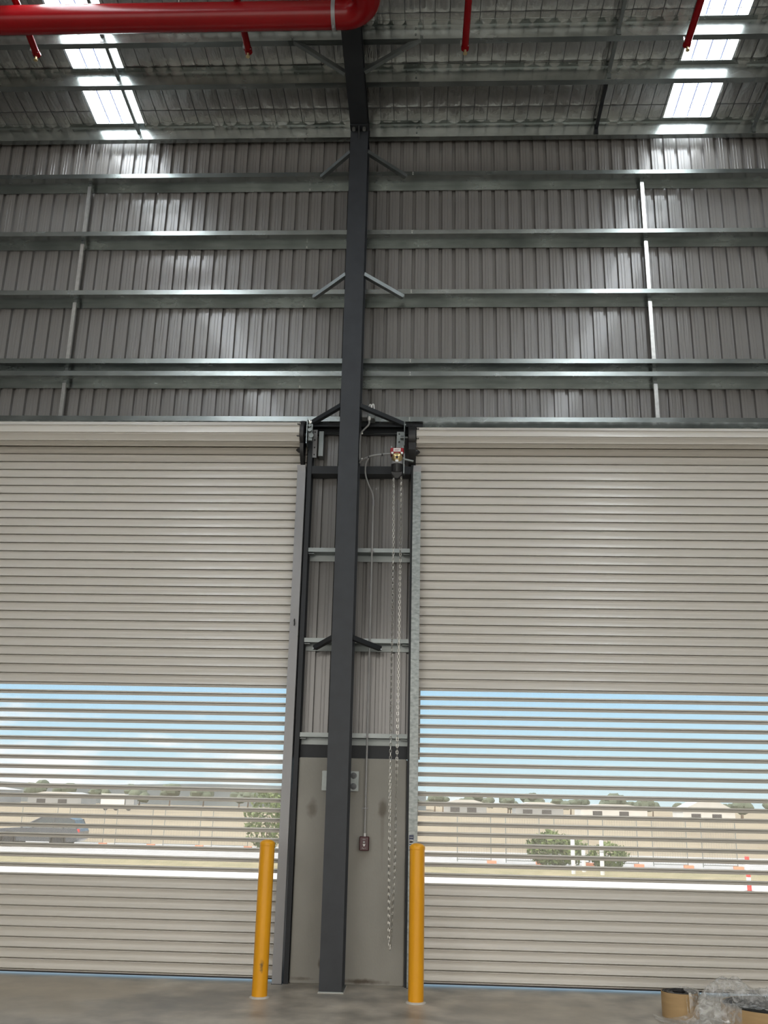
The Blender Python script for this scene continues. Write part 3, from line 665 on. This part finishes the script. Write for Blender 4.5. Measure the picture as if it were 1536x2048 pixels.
# ------------------------------------------------------------------ rolls and plastic on the floor
def spiral_roll(cx, cy, R, hgt, lab, sx=1.0, z0=0):
    r = thing('membrane_roll', (cx, cy, z0), lab, 'roll')
    o = MB(); prof = [(R, 0), (R, hgt - .006), (R - .003, hgt - .006), (R - .003, 0)]
    o.lathe((cx, cy, z0), [(R, 0), (R, hgt - .004), (R - .003, hgt - .004), (R - .003, .0)], 48); o.build('brown_wrapper', M['card'], r)
    s = MB(); pts = []; turns = 7; n = turns * 28
    for k in range(n + 1):
        a = 2 * math.pi * k / 28; rr = R - .006 - (R * .62) * k / n + .002 * noise.noise((k * .35, cx, 0))
        hh = hgt - .002 - .010 * (k / n) + .005 * noise.noise((a * 1.3, 5, 0))
        pts.append((cx + rr * math.cos(a), cy + rr * math.sin(a), hh))
    top = [Vector(p) + Vector((0, 0, z0)) for p in pts]
    vs = []; fs = []
    for p in top:
        d = (p - Vector((cx, cy, p.z))).normalized() * .0035
        vs += [p - d, p + d, Vector((p.x - d.x, p.y - d.y, z0 + .002)), Vector((p.x + d.x, p.y + d.y, z0 + .002))]
    for k in range(len(top) - 1):
        a = 4 * k; c = a + 4; fs += [(a, a + 1, c + 1, c), (a + 1, a + 3, c + 3, c + 1), (a + 2, a, c, c + 2)]
    s.add(vs, fs, False); s.build('black_layers', M['membrane'], r)
    return r
spiral_roll(1.925, 8.02, .135, .178, 'roll of black membrane in brown wrapper left of the crumpled plastic')
spiral_roll(2.53, 7.80, .35, .14, 'wider brown wrapped roll lying under the crumpled plastic')
def film_height(x, y):
    def g(cx, cy, sx, sy, a): return a * math.exp(-((x - cx) / sx) ** 2 - ((y - cy) / sy) ** 2)
    z = .012 + g(2.10, 7.86, .13, .15, .150) + g(2.27, 7.92, .17, .17, .155) + g(2.62, 7.92, .40, .24, .185)
    n = noise.noise((x * 6, y * 6, 2)); r1 = 1 - abs(noise.noise((x * 5 + n + y * 4, y * 5 - x * 3, 7))) * 1.6; r2 = 1 - abs(noise.noise((x * 13 - y * 6, y * 10 + n, 1))) * 1.6
    amp = min(1, z / .10)
    z += amp * (.056 * (r1 - .6) + .013 * (r2 - .6) + .03 * n)
    if (x - 2.53) ** 2 + (y - 7.80) ** 2 < .37 ** 2: z = max(z, .149 + .01 * r2)
    if (x - 1.925) ** 2 + (y - 8.02) ** 2 < .15 ** 2: z = max(z, .184 + .006 * r2)
    return max(.006, z)
fm = MB(); nx, ny = 120, 60; vs = []
for jy in range(ny + 1):
    for i in range(nx + 1):
        x = 1.70 + 1.15 * i / nx; y = 7.40 + .80 * jy / ny
        sk = .10 * noise.noise((x * 3, 0, 9)); yy = y + sk * (jy / ny)
        dx = .03 * noise.noise((x * 8, yy * 8, 4)); z = film_height(x, yy)
        vs.append((x + dx, yy + .03 * noise.noise((x * 8, yy * 8, 11)), z))
def edge(i, jy):
    x, y, z = vs[jy * (nx + 1) + i]
    if (x - 1.90) ** 2 + (y - 8.02) ** 2 < .175 ** 2 and x < 1.95: return 9          # the left roll stays uncovered
    if x > 2.16 and y < 7.50 - .28 * (x - 2.40) * (x < 2.40) + .05 * noise.noise((x * 6, 0, 5)): return 9             # front of the wide roll stays bare
    return max(0, .5 - i / nx) ** 2 * 3.0 + (jy / ny - .5) ** 2 * 1.8 + (.35 if y < 7.60 and x < 2.15 else 0) + .25 * noise.noise((i * .11, jy * .11, 3))
fm.add(vs, [(jy * (nx + 1) + i, jy * (nx + 1) + i + 1, (jy + 1) * (nx + 1) + i + 1, (jy + 1) * (nx + 1) + i) for jy in range(ny) for i in range(nx) if edge(i, jy) < .78], True)
NORMALS = False
tag(fm.build('plastic_film', M['film'], at=(2.3, 7.85, 0), sharp=25), 'crumpled clear plastic film heaped over the rolls at bottom right', 'plastic film'); NORMALS = True

# ------------------------------------------------------------------ outside, seen through the perforated slats
GZ = -1.2
def ground(name, m, y0, y1, x0=-420, x1=420, lab=''):
    tag(MB().add([(x0, y0, GZ), (x1, y0, GZ), (x1, y1, GZ), (x0, y1, GZ)], [(0, 1, 2, 3)]).build(name, m), lab, kind='structure')
ground('yard_apron', M['apron'], 9.75, 40.3, lab='pale sunlit concrete yard outside the doors')
tag(MB().add([(-200, -250, -.3), (200, -250, -.3), (200, -6, -.3), (-200, -6, -.3)], [(0, 1, 2, 3)]).build('loading_yard', M['apron']), 'sunlit concrete yard on the open side', kind='structure')
ground('grass_verge', M['verge'], 40.3, 44.9, lab='strip of dry grass at the yard edge')
ground('gravel_strip', M['gravel'], 44.9, 59, lab='grey gravel ground along the fence')
ground('field', M['field'], 59, 900, lab='wide brown dry field')
def fence_panel(x, y, wd, lab):
    wd -= .62
    r = thing('fence_panel', (x, y, GZ), lab, 'fence panel', 'temporary fence panels across the gravel')
    f = MB(); z0, z1 = GZ + .15, GZ + 2.1
    for xx in (x - wd / 2 + .03, x + wd / 2 - .03): f.cyl((xx, y, GZ + .05), (xx, y, z1), .022, 8)
    for zz in (z0, z1): f.cyl((x - wd / 2, y, zz), (x + wd / 2, y, zz), .02, 8)
    f.build('frame', M['galv_dull'], r)
    m = MB()
    for k in range(1, 14): xx = x - wd / 2 + wd * k / 14; m.box(xx - .003, xx + .003, y - .003, y + .003, z0, z1)
    for k in range(1, 8): zz = z0 + (z1 - z0) * k / 8; m.box(x - wd / 2, x + wd / 2, y - .003, y + .003, zz - .003, zz + .003)
    m.build('wire_infill', M['galv_dull'], r)
    MB().bbox(x + wd / 2 - .22, x + wd / 2 + .22, y - .12, y + .12, GZ, GZ + .13, .012).build('foot_block', M['orange'], r)
FG = ['first', 'second', 'third', 'fourth', 'fifth', 'sixth']
for i in range(5): fence_panel(-22.0 + 2.75 * i, 56.0, 2.72, f'{FG[i]} wire fence panel from the left, seen through the left door')
for i in range(6): fence_panel(2.3 + 2.3 * i, 48.0, 2.27, f'{FG[i]} wire fence panel from the left, seen through the right door')
# parked vehicle
car = thing('car', (-20.8, 53.2, GZ), 'dark parked car facing left outside, low at the left edge of the left door', 'car')
cx, cy = -19.45, 53.2                                       # rear axle
body = [(1.0, .42), (1.05, .85), (.95, 1.0), (-2.1, 1.0), (-3.35, .92), (-3.62, .72), (-3.66, .40), (-3.3, .30), (.8, .30)]
m = MB(); m.loft([[(cx + x, cy + dy, GZ + z * (1 if abs(dy) < .8 else .97)) for x, z in body] for dy in (-.88, -.8, .8, .88)]); m.build('body', M['carpaint'], car)
cab = [(.95, 1.0), (.72, 1.40), (.45, 1.5), (-1.0, 1.5), (-2.05, 1.0)]
m = MB(); m.loft([[(cx + x, cy + dy, GZ + z) for x, z in cab] for dy in (-.72, .72)]); m.build('windows', M['glass_dark'], car)
m = MB(); m.loft([[(cx + x, cy + dy, GZ + z) for x, z in [(.74, 1.40), (.45, 1.515), (-1.0, 1.515), (-1.12, 1.45), (.60, 1.43)]] for dy in (-.75, .75)]); m.build('roof', M['carpaint'], car)
for x0, z0, x1, z1 in ((-1.02, 1.5, -2.08, .99), (-.35, 1.5, -.35, .98), (.70, 1.42, .93, .98)):
    for q in (-1, 1): MB().cyl((cx + x0, cy + q * .73, GZ + z0), (cx + x1, cy + q * .75, GZ + z1), .04, 6).build('pillar', M['carpaint'], car)
for x in (0, -2.7):
    for q in (-1, 1):
        wl = MB(); wl.lathe((cx + x, cy + q * .79, GZ + .34), [(.2, -.11), (.31, -.11), (.34, -.06), (.34, .06), (.31, .11), (.2, .11)], 24, axis='y'); wl = wl.build('wheel', M['tyre'], car)
        MB().lathe((cx + x, cy + q * .80, GZ + .34), [(.2, -.112), (.2, .112)], 16, axis='y').build('hub', M['steel'], wl)
        if q < 0: MB().lathe((cx + x, cy - .885, GZ + .34), [(.44, 0), (.44, -.012), (.37, -.012), (.37, 0)], 24, axis='y').build('wheel_arch', M['tyre'], car)
for q in (-.82, .62): MB().box(cx - 3.66, cx - 3.5, cy + q, cy + q + .2, GZ + .62, GZ + .76).build('headlamp', M['white'], car)
MB().box(cx - 2.05, cx - 1.85, cy - 1.02, cy - .88, GZ + 1.0, GZ + 1.12).build('wing_mirror', M['guide_grey'], car)
MB().box(cx + .98, cx + 1.06, cy - .86, cy - .62, GZ + .78, GZ + .95).build('tail_lamp', M['signred'], car)
# bushes
def leaf_clump(name, c, rx, rz, n, size, m, label, cat, group=None):
    r = thing(name, c, label, cat, group)
    b_ = MB()
    for k in range(n):
        d = Vector((random.gauss(0, 1), random.gauss(0, 1), random.gauss(0, 1))).normalized() * random.uniform(.45, 1) ** .5
        bump = 1 + .25 * noise.noise(d * 2.3 + Vector(c))
        p = Vector((c[0] + d.x * rx * bump, c[1] + d.y * rx * .8 * bump, c[2] + rz * (.95 + d.z * .95 * bump)))
        if p.z < c[2] + .02: p.z = c[2] + .02 + random.random() * .1
        u = Vector((random.gauss(0, 1), random.gauss(0, 1), random.gauss(0, 1))).normalized(); w_ = u.orthogonal().normalized()
        s = size * random.uniform(.6, 1.3)
        b_.add([p - u * s, p + w_ * s * .45, p + u * s, p - w_ * s * .45], [(0, 1, 2, 3)])
    global NORMALS; NORMALS = False
    b_.build('foliage', m, r); NORMALS = True
    s_ = MB()
    for k in range(5):
        a = k * 1.3; s_.tube([(c[0] + .05 * math.cos(a), c[1] + .05 * math.sin(a), c[2]), (c[0] + rx * .4 * math.cos(a), c[1] + rx * .4 * math.sin(a), c[2] + rz * 1.1)], [.03, .01], 6)
    s_.build('stem', M['bark'], r)
leaf_clump('bush', (5.95, 46.6, GZ), 1.35, .80, 1500, .13, M['leaf'], 'larger green bush outside left of the white posts', 'bush', 'green bushes outside')
leaf_clump('bush', (8.35, 46.6, GZ), .95, .58, 900, .12, M['leaf'], 'smaller green bush outside right of the white posts', 'bush', 'green bushes outside')
leaf_clump('bush', (-8.7, 54.0, GZ), 1.1, 1.7, 1100, .14, M['leaf'], 'tall green bush outside behind the left door guide', 'bush', 'green bushes outside')
for x, y, hh, lab in ((6.1, 42.1, 1.50, 'left white post outside in front of the bushes'), (6.75, 43.5, 1.0, 'short middle white post outside between two taller posts'), (7.25, 41.9, 1.38, 'right white post outside in front of the bushes')):
    r = thing('marker_post', (x, y, GZ), lab, 'post', 'white posts outside')
    MB().lathe((x, y, GZ), [(.085, 0), (.085, hh - .05), (.05, hh)], 16).build('post_body', M['wallwhite'], r)
    MB().lathe((x, y, GZ + hh * .62), [(.09, 0), (.09, .07)], 16).build('band', M['wallgrey'], r)
r = thing('barrier_post', (11.0, 35.1, GZ), 'red and white striped post outside at the far right', 'post')
for k in range(5): MB().lathe((11.0, 35.1, GZ + .05 + k * .22), [(.075, 0), (.075, .22)], 16).build('red_band' if k % 2 == 0 else 'white_band', M['signred'] if k % 2 == 0 else M['wallwhite'], r)
MB().lathe((11.0, 35.1, GZ), [(.2, 0), (.2, .04), (.08, .06)], 16).build('foot', M['tyre'], r)
# far trees, sheds and trucks beyond the field
def tree(x, y, hgt, rad, lab):
    r = thing('tree', (x, y, GZ), lab, 'tree', 'far trees beyond the field')
    MB().tube([(x, y, GZ), (x + .1, y, GZ + hgt * .5)], [.22, .12], 7).build('trunk', M['bark'], r)
    c = MB()
    for k in range(9):
        p = Vector((x + random.uniform(-.6, .6) * rad, y + random.uniform(-.5, .5) * rad, GZ + hgt * random.uniform(.55, .88))); q = rad * random.uniform(.35, .6)
        rings = []
        for a in range(1, 6):
            t = math.pi * a / 6
            rings.append([p + Vector((math.sin(t) * math.cos(f), math.sin(t) * math.sin(f), math.cos(t) * .75)) * q * (1 + .35 * noise.noise((p.x + f * 2, t * 2, k))) for f in [2 * math.pi * s / 9 for s in range(9)]])
        c.loft(rings, True, True)
    c.build('crown', M['tree'], r)
TL = [(2, 232, 4.6, 2.4, 'far tree just right of the right guide'), (11, 228, 4.9, 2.6, 'second far tree from the right guide'), (18.5, 226, 4.4, 2.2, 'third far tree from the right guide'), (25.5, 231, 5.2, 3, 'spreading far tree left of the grey flat shed'),
      (34, 236, 4.5, 2.4, 'far tree left of the long pale shed'), (43, 230, 5.0, 3.2, 'far tree behind the long pale shed'), (52, 240, 4.7, 2.7, 'far tree left of the white gabled shed'), (71, 228, 4.6, 3.2, 'rounded far tree right of the white gabled shed'), (78, 226, 4.4, 3, 'rightmost far tree beyond the field'),
      (-70, 240, 4.0, 3, 'leftmost far tree on the left skyline'), (-44, 244, 4.2, 3.2, 'far tree right of the pale truck'), (-37, 236, 4.4, 2.6, 'far tree beside the left door guide')]
for k in range(15): TL.append((-2 + 6.1 * k + random.uniform(-.5, .5), 262 + random.uniform(-6, 6), random.uniform(3.6, 4.6), random.uniform(2.0, 2.3), 'low hazy tree in the dark tree line on the right skyline'))
for k in range(8): TL.append((-108 + 9.5 * k + random.uniform(-.6, .6), 268, random.uniform(4.6, 6), random.uniform(2.8, 3.4), 'low hazy tree in the tree line on the left skyline'))
for a in TL: tree(*a)
def shed(x0, x1, y, dep, wall_h, ridge, m_, lab):
    r = thing('shed', ((x0 + x1) / 2, y, GZ), lab, 'shed', 'far sheds beyond the field')
    MB().box(x0, x1, y, y + dep, GZ, GZ + wall_h).build('walls', M[m_], r)
    xm = (x0 + x1) / 2
    MB().loft([[(x0 - .4, yy, GZ + wall_h), (x1 + .4, yy, GZ + wall_h), (xm + (x1 - x0) * .2, yy, GZ + ridge), (xm - (x1 - x0) * .2, yy, GZ + ridge)] for yy in (y - .4, y + dep + .4)]).build('roof', M['roofgrey'], r)
    for k in range(2):
        xx = x0 + (x1 - x0) * (.25 + .4 * k); MB().box(xx - 1, xx + 1, y - .05, y + .02, GZ, GZ + wall_h * .7).build('door_opening', M['opening'], r)
shed(-112, -92, 210, 12, 3.4, 4.2, 'wallgrey', 'grey shed at the far left skyline')
shed(-88, -76, 216, 10, 2.4, 3.2, 'wallgrey', 'low grey shed left of the pale trucks')
shed(4, 13, 215, 9, 2.6, 3.4, 'wallgrey', 'grey shed nearest the right door guide')
shed(19, 29, 212, 9, 2.4, 3.2, 'wallgrey', 'grey flat shed behind the field right of centre')
shed(33, 47, 214, 9, 2.4, 3.1, 'wallwhite', 'long pale shed in the middle right')
shed(55, 66, 216, 9, 2.2, 4.0, 'wallwhite', 'white gabled shed at the far right')
for x, lab in ((-58, 'pale truck beyond the field, seen through the left door'), (-98, 'white truck near the far left shed')):
    r = thing('truck', (x, 185, GZ), lab, 'truck', 'far trucks beyond the field')
    MB().box(x - 3, x + 1.5, 184, 186.3, GZ + .7, GZ + 3.0).build('cargo_box', M['wallwhite'], r); MB().box(x + 1.7, x + 3.3, 184.1, 186.2, GZ + .5, GZ + 2.3).build('cab', M['wallgrey'], r)
    for dx in (-2, 0, 2.4): MB().lathe((x + dx, 184.1, GZ + .45), [(.45, -.15), (.45, .15)], 14, axis='y').build('wheel', M['tyre'], r)
hl = MB(); n = 60; top = []
for k in range(n + 1):
    x = -420 + 420 * k / n; top.append((x, 330, GZ + 6.2 + 6.0 * max(0, noise.noise((x * .012, 1, 0)) + .25) * (1 - k / n) ** .5))
hl.add([(p[0], p[1], GZ) for p in top] + top + [(p[0], p[1] + 60, p[2] * .3) for p in top], [(k, k + 1, n + 2 + k, n + 1 + k) for k in range(n)] + [(n + 1 + k, n + 2 + k, 2 * n + 3 + k, 2 * n + 2 + k) for k in range(n)])
tag(hl.build('hills', M['hill']), 'hazy low hills on the left skyline', kind='structure')

# ------------------------------------------------------------------ sky, sun, camera
world = bpy.data.worlds.new('sky'); scene.world = world; world.use_nodes = True
nt = world.node_tree; L = nt.links.new; bg = nt.nodes['Background']
tc = nd(nt, 'ShaderNodeTexCoord'); sp = nd(nt, 'ShaderNodeSeparateXYZ'); L(tc.outputs['Generated'], sp.inputs[0])
base = ramp(nt, sp.outputs['Z'], [(0, (.84, 1.06, 1.12)), (.05, (.66, 1.0, 1.16)), (.11, (.50, .88, 1.17)), (.5, (.50, .74, 1.02))])
mp = nd(nt, 'ShaderNodeMapping'); mp.inputs['Scale'].default_value = (5, 5, 22); L(tc.outputs['Generated'], mp.inputs['Vector'])
n = nd(nt, 'ShaderNodeTexNoise', Scale=1.6, Detail=7, Roughness=.55); L(mp.outputs['Vector'], n.inputs['Vector'])
# more cloud towards the left (-x) and low down
def madd(a, k, b):
    m_ = nd(nt, 'ShaderNodeMath', operation='MULTIPLY_ADD'); L(a, m_.inputs[0]); m_.inputs[1].default_value = k; L(b, m_.inputs[2]); return m_.outputs[0]
v_ = madd(sp.outputs['X'], -.40, n.outputs['Fac']); v_ = madd(sp.outputs['Z'], -2.3, v_)
mr = nd(nt, 'ShaderNodeMapRange'); mr.inputs['From Min'].default_value = .50; mr.inputs['From Max'].default_value = .68; mr.inputs['To Max'].default_value = .92; L(v_, mr.inputs['Value'])
mx = nd(nt, 'ShaderNodeMix', data_type='RGBA'); L(mr.outputs['Result'], mx.inputs[0]); L(base, mx.inputs[6]); mx.inputs[7].default_value = (1.3, 1.3, 1.3, 1)
bk = nd(nt, 'ShaderNodeMapRange'); bk.inputs['From Min'].default_value = .15; bk.inputs['From Max'].default_value = -.35; L(sp.outputs['Y'], bk.inputs['Value'])  # warm brightness added to the unseen sky behind the hall to light the doors
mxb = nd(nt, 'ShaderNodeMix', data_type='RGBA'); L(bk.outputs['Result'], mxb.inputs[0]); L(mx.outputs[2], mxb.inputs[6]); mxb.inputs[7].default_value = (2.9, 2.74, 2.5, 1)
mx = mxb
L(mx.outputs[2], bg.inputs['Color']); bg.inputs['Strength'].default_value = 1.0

sun = bpy.data.lights.new('sun', 'SUN'); sun.energy = 4.6; sun.angle = math.radians(.6); sun.color = (1, .96, .88)
so = bpy.data.objects.new('sun', sun); COL.objects.link(so); so.rotation_euler = Vector((.55, .12, -.82)).to_track_quat('-Z', 'Y').to_euler()

cam = bpy.data.cameras.new('camera'); co = bpy.data.objects.new('camera', cam); COL.objects.link(co)
A = (0.99888506, 0.04227723, 0.02100668); B = (-0.0077566, -0.29195077, 0.95640189); C = (-0.04656694, 0.9554985, 0.29129733)
mw = Matrix(((A[0], B[0], -C[0], 0), (A[1], B[1], -C[1], 0), (A[2], B[2], -C[2], 1.5), (0, 0, 0, 1)))
co.matrix_world = mw
cam.sensor_fit = 'VERTICAL'; cam.sensor_height = 36; cam.lens = 1900 / 2048 * 36; cam.clip_end = 2000; cam.clip_start = .05
scene.camera = co

vs_ = scene.view_settings; vs_.view_transform = 'Standard'; vs_.look = 'None'; vs_.gamma = 1; vs_.exposure = 0.1; vs_.use_curve_mapping = False
cy_ = scene.cycles
cy_.use_denoising = True; cy_.max_bounces = 10; cy_.diffuse_bounces = 5; cy_.glossy_bounces = 5; cy_.transparent_max_bounces = 24
cy_.sample_clamp_indirect = 6.0; cy_.caustics_reflective = False; cy_.caustics_refractive = False
